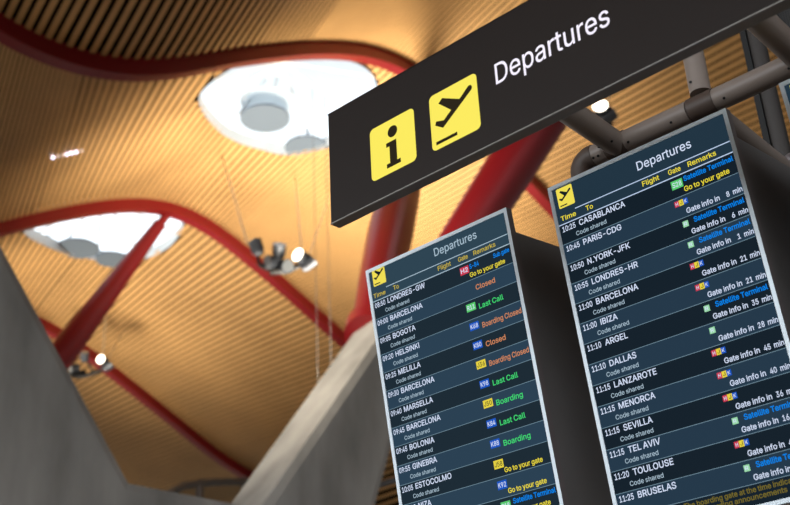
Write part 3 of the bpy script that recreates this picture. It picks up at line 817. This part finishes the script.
# unseen lamps added to brighten the ceiling and the right pier arm
def fill_light(c, d, label, energy, hung=False, cone=100):
    root = empty('fill_light', Matrix.Translation(c))
    b, l = MB(), MB()
    head(b, l, Vector((0, 0, .3)), d, 0.2, 0.4, M['lens'])
    bo = b.build('housing', root); l.build('lens', bo)
    mb_ = MB()
    if hung:            # two thin rods up to the slats
        cl_ = c - UP * EYE
        for sg in (-1, 1):
            mb_ = MB(); mb_.tube([E * .2 * sg + UP * .25, E * .2 * sg + UP * (sprof(cl_.dot(E) + .2 * sg) + LIFT + .44 - cl_.z)], .008, M['frame'], 6); mb_.build('suspension_rod', root)
    else:
        mb_.tube([Vector((0, 0, .2)), -V * .45 + UP * -.1], .04, M['lampdark'], 8); mb_.build('bracket', root)
    tag(root, label, 'lamp', 'added fill lights')
    ld = bpy.data.lights.new('fill_lamp', 'SPOT')
    ld.energy = energy * LAMP_W
    ld.color = (1.0, 0.88, 0.70)
    ld.spot_size = math.radians(cone)
    ld.spot_blend = 1.0
    ld.shadow_soft_size = 1.8
    lo = bpy.data.objects.new('fill_lamp', ld)
    COL.objects.link(lo)
    lo.parent = root
    lo.location = Vector((0, 0, .3)) + Vector(d).normalized() * .3
    lo.rotation_euler = Vector(d).to_track_quat('-Z', 'Y').to_euler()
fill_light(at(326, 440, 26), E * .08 + V * .06 + UP, 'added fill light hanging unseen behind the right arm of the concrete pier', 9300, hung=True, cone=116)  # added out of sight to wash the ceiling around the crest
fill_light(P(13.4, 31.2, 7.6), E * .35 + V * -.1 + UP, 'added unseen fill light at the farther pier', 7000, cone=95)  # added out of view to brighten the farther ceiling strips

fill_light(P(4.55, 12.75, 8.12), P(11.2, 12.7, 7.9) - P(4.55, 12.7, 8.12), 'added unseen fill light on the left pier arm, aimed at the right arm', 4200, cone=84)  # added out of view to light the sloping face of the right arm

# little row of ceiling bulbs at the left
root = None
for i, dx in enumerate((0, 5, 10, 14, 18.5, 23, 28.5)):
    r_ = ray(53 + dx, 157.5 - dx * 0.235)
    k = 10.0
    while (r_ * k).z < sprof((r_ * k).dot(E)) + LIFT: k += 0.05
    c = CAMLOC + r_ * (k - 0.12)
    if root is None:
        root = empty('bulb_string', Matrix.Translation(c)); c00 = c; cl = c
    mb = MB()
    bm = bmesh.new(); bmesh.ops.create_uvsphere(bm, u_segments=12, v_segments=8, radius=0.035)
    for v in bm.verts: v.co += c - c00
    mb.bm(bm, M['bulb'] if i in (0, 3, 4, 5) else M['bulbdim'], True)
    mb.build('bulb', root)
    cl = c
mb = MB(); mb.tube([Vector((0, 0, .06)), cl - c00 + Vector((0, 0, .06))], 0.02, M['lampdark'], 6); mb.build('rail', root)
tag(root, 'short string of small white bulbs on the bamboo at far left', 'lights')

# ------------------------------------------------------------------ departure boards and sign
A1 = Vector((0.7598, -0.6502, 0.0)).normalized()
NN = Vector((A1.y, -A1.x, 0))                        # faces the viewer
TILT = 0.1445
U2 = math.cos(TILT) * UP + math.sin(TILT) * NN
N2 = math.cos(TILT) * NN - math.sin(TILT) * UP
B1 = Vector((-0.1153, 4.1632, 2.0813)) + CAMLOC
STEP = 0.8585
BW, BH = 0.68, 1.205
P0, RP = 0.147, 0.0704
def frame_mat(o, x, y, z):
    return Matrix(((x.x, y.x, z.x, o.x), (x.y, y.y, z.y, o.y), (x.z, y.z, z.z, o.z), (0, 0, 0, 1)))

def gatebox(mb, x0, y, x1, h, m, s=None, tm=None, z=0.0024):
    mb.poly([(x0, y), (x1, y), (x1, y + h), (x0, y + h)], z, m)
    if s: put_text(mb, s, x0 + .004, y + h * .22, h * .56, tm or T['white'], z + .0006, width=(x1 - x0) - .008, heavy=0.01)

def rgbbox(mb, x0, y, s=('H', 'J', 'K'), z=.0024):
    for i, (m, ch) in enumerate(((T['boxred'], s[0]), (T['boxyellow'], s[1]), (T['boxblue'], s[2]))):
        a = x0 + i * 0.0155
        mb.poly([(a, y), (a + .0155, y), (a + .0155, y + .019), (a, y + .019)], z, m)
        put_text(mb, ch, a + .004, y + .004, .011, T['ink'] if i == 1 else T['white'], z + .0006, width=.008, heavy=0.01)

def board(idx, rows, label, dy=0.0, footer=True, soft=False):
    xo = -.006 if soft else 0.0
    sf = '_left' if soft else ''
    org = B1 + A1 * STEP * idx
    root = empty('departure_board', frame_mat(org, A1, U2, N2))
    b = 0.0135
    # silver frame: front ring and side band
    mb = MB()
    o = [(0, 0), (BW, 0), (BW, -BH), (0, -BH)]
    i_ = [(b, -b), (BW - b, -b), (BW - b, -BH + b), (b, -BH + b)]
    vs = [(x, y, 0.004) for x, y in o] + [(x, y, 0.004) for x, y in i_] + [(x, y, 0.0) for x, y in i_]
    mb.add(vs, [(k, 4 + k, 4 + (k + 1) % 4, (k + 1) % 4) for k in range(4)] + [(4 + k, 8 + k, 8 + (k + 1) % 4, 4 + (k + 1) % 4) for k in range(4)], M['bezel'])
    vs = [(x, y, 0.004) for x, y in o] + [(x, y, -0.028) for x, y in o]
    mb.add(vs, [(k, (k + 1) % 4, 4 + (k + 1) % 4, 4 + k) for k in range(4)] + [(7, 6, 5, 4)], M['edge'])
    tag(mb.build('frame', root), 'silver frame')
    # housing behind
    mb = MB()
    mb.box((0.012, -BH + 0.06, -0.62), (BW - 0.012, -0.078, -0.03), M['dark'], 0.006)
    hs = mb.build('housing', root)
    mb = MB()
    for k in range(9):
        mb.box((0.10, -0.35 - k * 0.05, -0.622), (BW - 0.1, -0.33 - k * 0.05, -0.617), M['hole'])
    mb.build('vent', hs)
    # screen
    mb = MB()
    mb.add([(b, -b, .0005), (BW - b, -b, .0005), (BW - b, -BH + b, .0005), (b, -BH + b, .0005)], [(0, 3, 2, 1)], T['rowdark'])
    scr = mb.build('screen', root)
    hy = P0 + dy
    mb = MB()
    mb.poly([(b, -hy), (BW - b, -hy), (BW - b, -b), (b, -b)], .001, T['hdr' + sf])
    mb.poly(rounded(.029, -.018 - dy - .072, .093, -.018 - dy, .005), .0016, T['icon'])
    plane_icon(mb, .029, -.018 - dy, .064, .072, .0022, T['iconblack'])
    bw_ = T['white'] if not soft else T['soft']
    put_text(mb, 'Departures', .342 + xo, -.0755 - dy, .030, bw_, .0016, width=.198, heavy=0.004)
    yl = T['yellow'] if not soft else T['gold']
    for s, x, wd in (('Time', .026, .061), ('To', .127, .028), ('Flight', .3464, .062), ('Gate', .4425, .044), ('Remarks', .5128, .099)):
        put_text(mb, s, x + xo, -.134 - dy, .0165, yl, .0016, width=wd, heavy=0.012)
    lb = T['linebright'] if not soft else T['soft']
    mb.poly([(.088, -.1105 - dy), (BW - b, -.1105 - dy), (BW - b, -.1075 - dy), (.088, -.1075 - dy)], .0016, lb)
    mb.poly([(b, -hy - .0015), (BW - b, -hy - .0015), (BW - b, -hy + .0018), (b, -hy + .0018)], .0022, lb)
    tag(mb.build('header', scr), 'header band with yellow plane icon')
    for k in range(14):
        t0 = hy + RP * k
        t1 = min(t0 + RP, BH - b)
        y0, y1 = -t0, -t1
        mb = MB()
        mb.poly([(b, y1), (BW - b, y1), (BW - b, y0), (b, y0)], .001, T['rowdark' + sf] if k % 2 == 0 else T['rowlight' + sf])
        mb.poly([(b, y1 - .0009), (BW - b, y1 - .0009), (BW - b, y1 + .0009), (b, y1 + .0009)], .002, T['line'])
        if k < len(rows):
            tm, city, code, kind = rows[k]
            ty = y0 - .0265
            put_text(mb, tm, .024 + xo * .5, ty, .0185, T['white'], .0016, width=.052, heavy=0.012)
            put_text(mb, city, .091 + xo, ty, .0195, T['white'], .0016, xs=0.99, heavy=0.012)
            if code: put_text(mb, 'Code shared', .072 + xo * .7, y0 - .0565, .0145, T['soft'], .0016, width=.119, heavy=0.006)
            kd, *ar = kind
            if kd == 'info':            # gate info in N min, optional terminal line
                if ar[1]:
                    put_text(mb, 'Satellite Terminal', .4876, y0 - .0265, .0165, T['blue'], .0016, width=.172, heavy=0.016)
                    gatebox(mb, .449, y0 - .0315, .468, .0195, T['boxpale'], 'R', T['white'])
                elif ar[2]:
                    gatebox(mb, .449, y0 - .0315, .468, .0195, T['boxpale'], 'R', T['white'])
                else:
                    rgbbox(mb, .438, y0 - .0225 - .007)
                put_text(mb, 'Gate info in', .4712, y0 - .0605, .0165, T['white'], .0016, width=.115, heavy=0.012)
                put_text(mb, ar[0], .600 if len(ar[0]) == 2 else .610, y0 - .0605, .0165, T['white'], .0016, width=.021 if len(ar[0]) == 2 else .010, heavy=0.012)
                put_text(mb, 'min', .632, y0 - .0605, .0165, T['white'], .0016, width=.031, heavy=0.012)
            elif kd == 'go':
                gatebox(mb, .4425 + xo, y0 - .0415, .4825 + xo, .029, *ar[0])
                if ar[1] == 'sat':
                    put_text(mb, 'Satellite Terminal', .4876, y0 - .0265, .0165, T['blue'], .0016, width=.172, heavy=0.016)
                elif ar[1] == 'sub':
                    put_text(mb, 'S-84', .486 + xo, y0 - .029, .0165, T['blue'], .0016, width=.042, heavy=0.016)
                    put_text(mb, 'Sub gate', .594 + xo, y0 - .0265, .0155, T['blue'], .0016, width=.070, heavy=0.014)
                put_text(mb, 'Go to your gate', .4815 + xo, y0 - .060, .0165, T['yellow'], .0016, width=.157, heavy=0.013)
            elif kd == 'st':
                if ar[0]: gatebox(mb, .4425 + xo, y0 - .0405, .4835 + xo, .028, *ar[0])
                put_text(mb, ar[1], .497 + xo, y0 - .043, .0185, T[ar[2]], .0016, width=ar[3], heavy=0.012)
        o_ = mb.build('flight_row', scr)
        if k < len(rows): o_['label'] = 'flight row reading ' + rows[k][1]
    fy = hy + RP * 14
    if footer and fy < BH - b - .02:
        mb = MB()
        mb.poly([(b, -BH + b), (BW - b, -BH + b), (BW - b, -fy), (b, -fy)], .001, T['rowdark'])
        put_text(mb, 'The boarding gate at the time indicated by', .235, -fy - .022, .0150, T['footer'], .0016, width=.405, heavy=0.014)
        put_text(mb, 'boarding announcements', .300, -fy - .043, .0150, T['footer'], .0016, width=.26, heavy=0.014)
        tag(mb.build('footer_notice', scr), 'small yellow notice line')
    tag(root, label, 'display board', 'departure boards')
    return root

GB = lambda m, s, tm=None: (T[m], s, tm)
rows_left = [
    ('08:50', 'LONDRES-GW', True, ('go', GB('boxred', 'H2'), 'sub')),
    ('09:00', 'BARCELONA', True, ('st', None, 'Closed', 'orange', .086)),
    ('09:05', 'BOGOTA', True, ('st', GB('boxgreen', 'R11'), 'Last Call', 'green', .107)),
    ('09:20', 'HELSINKI', True, ('st', GB('boxblue', 'K68'), 'Boarding Closed', 'orange', .169)),
    ('09:25', 'MELILLA', True, ('st', GB('boxblue', 'K80'), 'Closed', 'orange', .086)),
    ('09:30', 'BARCELONA', True, ('st', GB('boxyellow', 'J36', T['ink']), 'Boarding Closed', 'orange', .169)),
    ('09:40', 'MARSELLA', True, ('st', GB('boxblue', 'K98'), 'Last Call', 'green', .107)),
    ('09:45', 'BARCELONA', True, ('st', GB('boxyellow', 'J50', T['ink']), 'Boarding', 'green', .112)),
    ('09:45', 'BOLONIA', True, ('st', GB('boxblue', 'K84'), 'Last Call', 'green', .107)),
    ('09:55', 'GINEBRA', True, ('st', GB('boxblue', 'K88'), 'Boarding', 'green', .112)),
    ('10:05', 'ESTOCOLMO', True, ('go', GB('boxyellow', 'J58', T['ink']), '')),
    ('10:10', 'NIZA', True, ('go', GB('boxblue', 'K92'), '')),
    ('10:15', 'NUEVA YORK', True, ('go', GB('boxgreen', 'R18'), 'sat')),
]
rows_mid = [
    ('10:25', 'CASABLANCA', True, ('go', GB('boxgreen', 'S28'), 'sat')),
    ('10:45', 'PARIS-CDG', False, ('info', '8', False, False)),
    ('10:50', 'N.YORK-JFK', True, ('info', '6', True, True)),
    ('10:55', 'LONDRES-HR', True, ('info', '1', True, True)),
    ('11:00', 'BARCELONA', True, ('info', '21', False, False)),
    ('11:00', 'IBIZA', True, ('info', '21', False, False)),
    ('11:10', 'ARGEL', False, ('info', '35', True, True)),
    ('11:10', 'DALLAS', True, ('info', '28', False, True)),
    ('11:15', 'LANZAROTE', True, ('info', '45', False, False)),
    ('11:15', 'MENORCA', True, ('info', '40', False, False)),
    ('11:15', 'SEVILLA', True, ('info', '36', False, False)),
    ('11:15', 'TEL AVIV', True, ('info', '16', True, True)),
    ('11:20', 'TOULOUSE', True, ('info', '45', False, False)),
    ('11:25', 'BRUSELAS', False, ('info', '46', True, True)),
]
board(0, rows_left, 'left departures board listing LONDRES-GW first, beside the concrete pier', dy=-0.0135, soft=True)
board(1, rows_mid, 'right departures board listing CASABLANCA first, under the steel tubes')
board(2, [], 'departures board of which only the upper left corner shows at right edge')

# overhead sign
SK = 1.25 / 1.2
S0 = Vector((-0.192, 3.2333, 2.1837)) * SK + CAMLOC
SH, SL, STH = 0.4022 * SK, 2.35, 0.0386 * SK
root = empty('overhead_sign', frame_mat(S0, A1, UP, NN))
mb = MB()
mb.box((0, -SH, -STH), (SL, 0, -0.001), M['signedge'], 0.003)
mb.build('casing', root)
mb = MB()
mb.box((0.004, -SH + .004, -0.004), (SL - .004, -.004, 0.0), M['signblack'])
mb.build('face_panel', root)
mb = MB()
mb.box((0, -SH, -0.0045), (SL, -SH + .0035, 0.0012), M['signhighlight'])  # bottom trim lighter: bevel highlight put into its colour
mb.box((0, -.0035, -0.0045), (SL, 0, 0.0012), M['signblack'])
mb.build('edge_trim', root)
def icon(x0, y0, w_, h_, which):
    m_ = MB()
    m_.poly(rounded(x0, y0 - h_, x0 + w_, y0, .017), .0010, T['signicon'])
    f = lambda x, y: (x0 + x * w_, y0 - y * h_)
    if which == 'i':
        m_.poly([f(.515 + .108 * math.cos(a * math.pi / 12), .245 + .108 * math.sin(a * math.pi / 12)) for a in range(24)][::-1], .0018, T['signink'])
        m_.poly([f(*q) for q in ((.36, .42), (.36, .50), (.43, .50), (.43, .815), (.355, .815), (.355, .895), (.665, .895), (.665, .815), (.59, .815), (.59, .42))], .0018, T['signink'])
    else:
        plane_icon(m_, x0, y0, w_, h_, .0018, T['signink'])
    return m_
tag(icon(.1775 * SK, -.146 * SK, .1785 * SK, .184 * SK, 'i').build('pictogram', root), 'yellow square with black letter i')
tag(icon(.4165 * SK, -.1425 * SK, .178 * SK, .190 * SK, 'p').build('pictogram', root), 'yellow square with black plane taking off')
mb = MB()
put_text(mb, 'Departures', .6600 * SK, -.2195 * SK, .068 * SK, T['signtext'], .0012, width=.379 * SK, heavy=0.004)
tag(mb.build('lettering', root), 'white lettering reading Departures')
tag(root, 'long black overhead sign with yellow icons and white Departures lettering', 'sign')

# ------------------------------------------------------------------ steel tube gantry carrying boards and sign
OFF = 0.2
ZT = 2.262
def G(a, off, z):      # along the boards, behind their top edge, height above eye
    b_ = Vector((-0.1153, 4.1632, 0))
    return b_ + A1 * a - NN * off + UP * (z + EYE)
root = empty('tube_gantry', Matrix.Translation(G(1.381, OFF, -EYE)))
go = G(1.381, OFF, -EYE)
g = lambda a, off, z: G(a, off, z) - go
R1 = 0.040
def seg(name, pts, r, m, lab=None):
    mb_ = MB(); mb_.tube(pts, r, m, 20)
    o_ = mb_.build(name, root)
    if lab: o_['label'] = lab
    return o_
def bend(a0, sgn, zlow):
    pts = [g(a0 + sgn * 0.062, OFF, ZT)]
    for k in range(7):
        t = math.radians(90 * k / 6)
        pts.append(g(a0 + sgn * (.045 - .045 * math.sin(t)), OFF, ZT - .045 + .045 * math.cos(t)))
    pts.append(g(a0, OFF, zlow))
    return pts
def screws(parent, pts):
    for p_, d_ in pts:
        m_ = MB(); m_.tube([p_, p_ + d_ * .003], .0045, M['hole'], 10); m_.build('screw', parent)
face = (NN * .75 - UP * .66).normalized()
c1 = seg('cross_tube', [g(.99, OFF, ZT), g(1.33, OFF, ZT)], R1, M['steel'])
screws(c1, [(g(x, OFF, ZT) + face * R1, face) for x in (1.10, 1.27)])
c2 = seg('cross_tube', [g(1.43, OFF, ZT), g(2.6, OFF, ZT)], R1, M['steel'])
screws(c2, [(g(x, OFF, ZT) + face * R1, face) for x in (1.47, 1.70)])
c0 = seg('cross_tube', [g(.94, OFF, ZT), g(.995, OFF, ZT)], R1, M['steel'])
screws(c0, [(g(x, OFF, ZT) + face * R1, face) for x in (.955, .975)])
ew = bend(.885, 1, ZT - 0.10)
seg('elbow_joint', ew, R1 * 1.06, M['joint'], 'dark elbow joint')
seg('upright_tube', [g(.885, OFF, ZT - .1), g(.885, OFF, ZT - .2)], R1, M['steel'])
tj = seg('tee_joint', [g(1.335, OFF, ZT), g(1.43, OFF, ZT)], R1 * 1.08, M['joint'], 'dark tee joint')
seg('tee_joint', [g(1.0, OFF, ZT), g(1.08, OFF, ZT)], R1 * 1.08, M['joint'], 'dark tee joint')
post = seg('post', [g(1.381, OFF, ZT + .05), g(1.381, OFF, ZT + 2.2)], R1 * .92, M['steel'])
screws(post, [(g(1.381, OFF, ZT + .085) + NN * R1 * .92 + A1 * x, NN) for x in (-.012,)])
seg('post', [g(1.381, .95, -EYE), g(1.381, .95, ZT)], R1, M['steel'])
seg('cross_tube', [g(1.381, OFF, ZT), g(1.381, .97, ZT)], R1, M['steel'])
sd = (Vector((S0.x, S0.y, 0)) - Vector((-0.1153, 4.1632, 0))).dot(NN) - STH
a1 = seg('sign_arm', [g(1.042, OFF - .01, ZT), g(1.042, -sd + .005, ZT)], R1 * 1.1, M['steel'])
screws(a1, [(g(1.042, .11, ZT) + d_ * R1 * 1.1, d_) for d_ in ((A1 * .6 + UP * -.8).normalized(), (A1 * -.6 + UP * -.8).normalized())])
seg('sign_arm', [g(1.737, OFF - .01, ZT), g(1.737, -sd + .005, ZT)], R1 * 1.1, M['steel'])
for a in (.34, 1.2, 2.06):
    seg('bracket', [g(a, .66, 1.7), g(a, .96, 1.7)], .03, M['steel'])
seg('cross_tube', [g(.2, .95, 1.7), g(2.6, .95, 1.7)], .035, M['steel'])
seg('post', [g(.25, .95, -EYE), g(.25, .95, 1.7)], R1, M['steel'])
tag(root, 'grey steel tube gantry with dark joints behind right board and sign', 'gantry')

# dark mast and perforated cabinet at the right
def gpx(px, py, off):
    r_ = ray(px, py)
    b_ = Vector((-0.1153, 4.1632, 0))
    k = (b_.dot(NN) - off) / r_.dot(NN)
    q = r_ * k
    return (q - b_).dot(A1), q.z
am, zm = gpx(771.5, 105, 1.2)
base = G(am, 1.2, -EYE)
root = empty('dark_mast', Matrix.Translation(base))
mb = MB(); mb.tube([(0, 0, 0), (0, 0, zm + EYE + 1.2)], 0.036, M['mast'], 18); mb.build('pole', root)
mb = MB(); mb.tube([(0, 0, 0), (0, 0, .02)], .14, M['dark'], 24); mb.build('base_plate', root)
mb = MB()
q = [-A1 * .056 + NN * -.05, -A1 * .03 + NN * -.05, -A1 * .03 + NN * .03, -A1 * .056 + NN * .03]
mb.add([v_ for v_ in q] + [v_ + UP * (zm + EYE + 1.2) for v_ in q], [(3, 2, 1, 0), (4, 5, 6, 7)] + [(k, (k + 1) % 4, 4 + (k + 1) % 4, 4 + k) for k in range(4)], M['hole'])
mb.build('edge_strip', root)
a2, z2 = gpx(782, 166, 1.2)
mb = MB(); mb.tube([UP * (z2 + EYE), UP * (z2 + EYE) + A1 * .8], .038, M['edge'], 16); tag(mb.build('side_tube', root), 'pale grey side tube')
tag(root, 'dark vertical mast at right edge behind the tube gantry', 'mast')
mp = G(am + .03, 1.36, -EYE)
root = empty('perforated_cabinet', frame_mat(mp, A1, NN, UP) if False else Matrix(((A1.x, -NN.x, 0, mp.x), (A1.y, -NN.y, 0, mp.y), (0, 0, 1, mp.z), (0, 0, 0, 1))))
mb = MB(); mb.box((0.02, 0.02, 0), (1.0, .45, zm + EYE + 1.0), M['dark'], .006); mb.build('body', root)
mb = MB(); mb.box((0.0, 0.0, .1), (1.02, .02, zm + EYE + 1.0), M['mesh']); tag(mb.build('mesh_panel', root), 'black perforated panel')
mb = MB()
for k in range(12):
    mb.box((0.04, -.012, zm + EYE + .55 + k * .035), (.98, 0.0, zm + EYE + .565 + k * .035), M['lampdark'])
mb.build('louvre', root)
tag(root, 'black perforated metal cabinet at right edge beside the mast', 'cabinet')
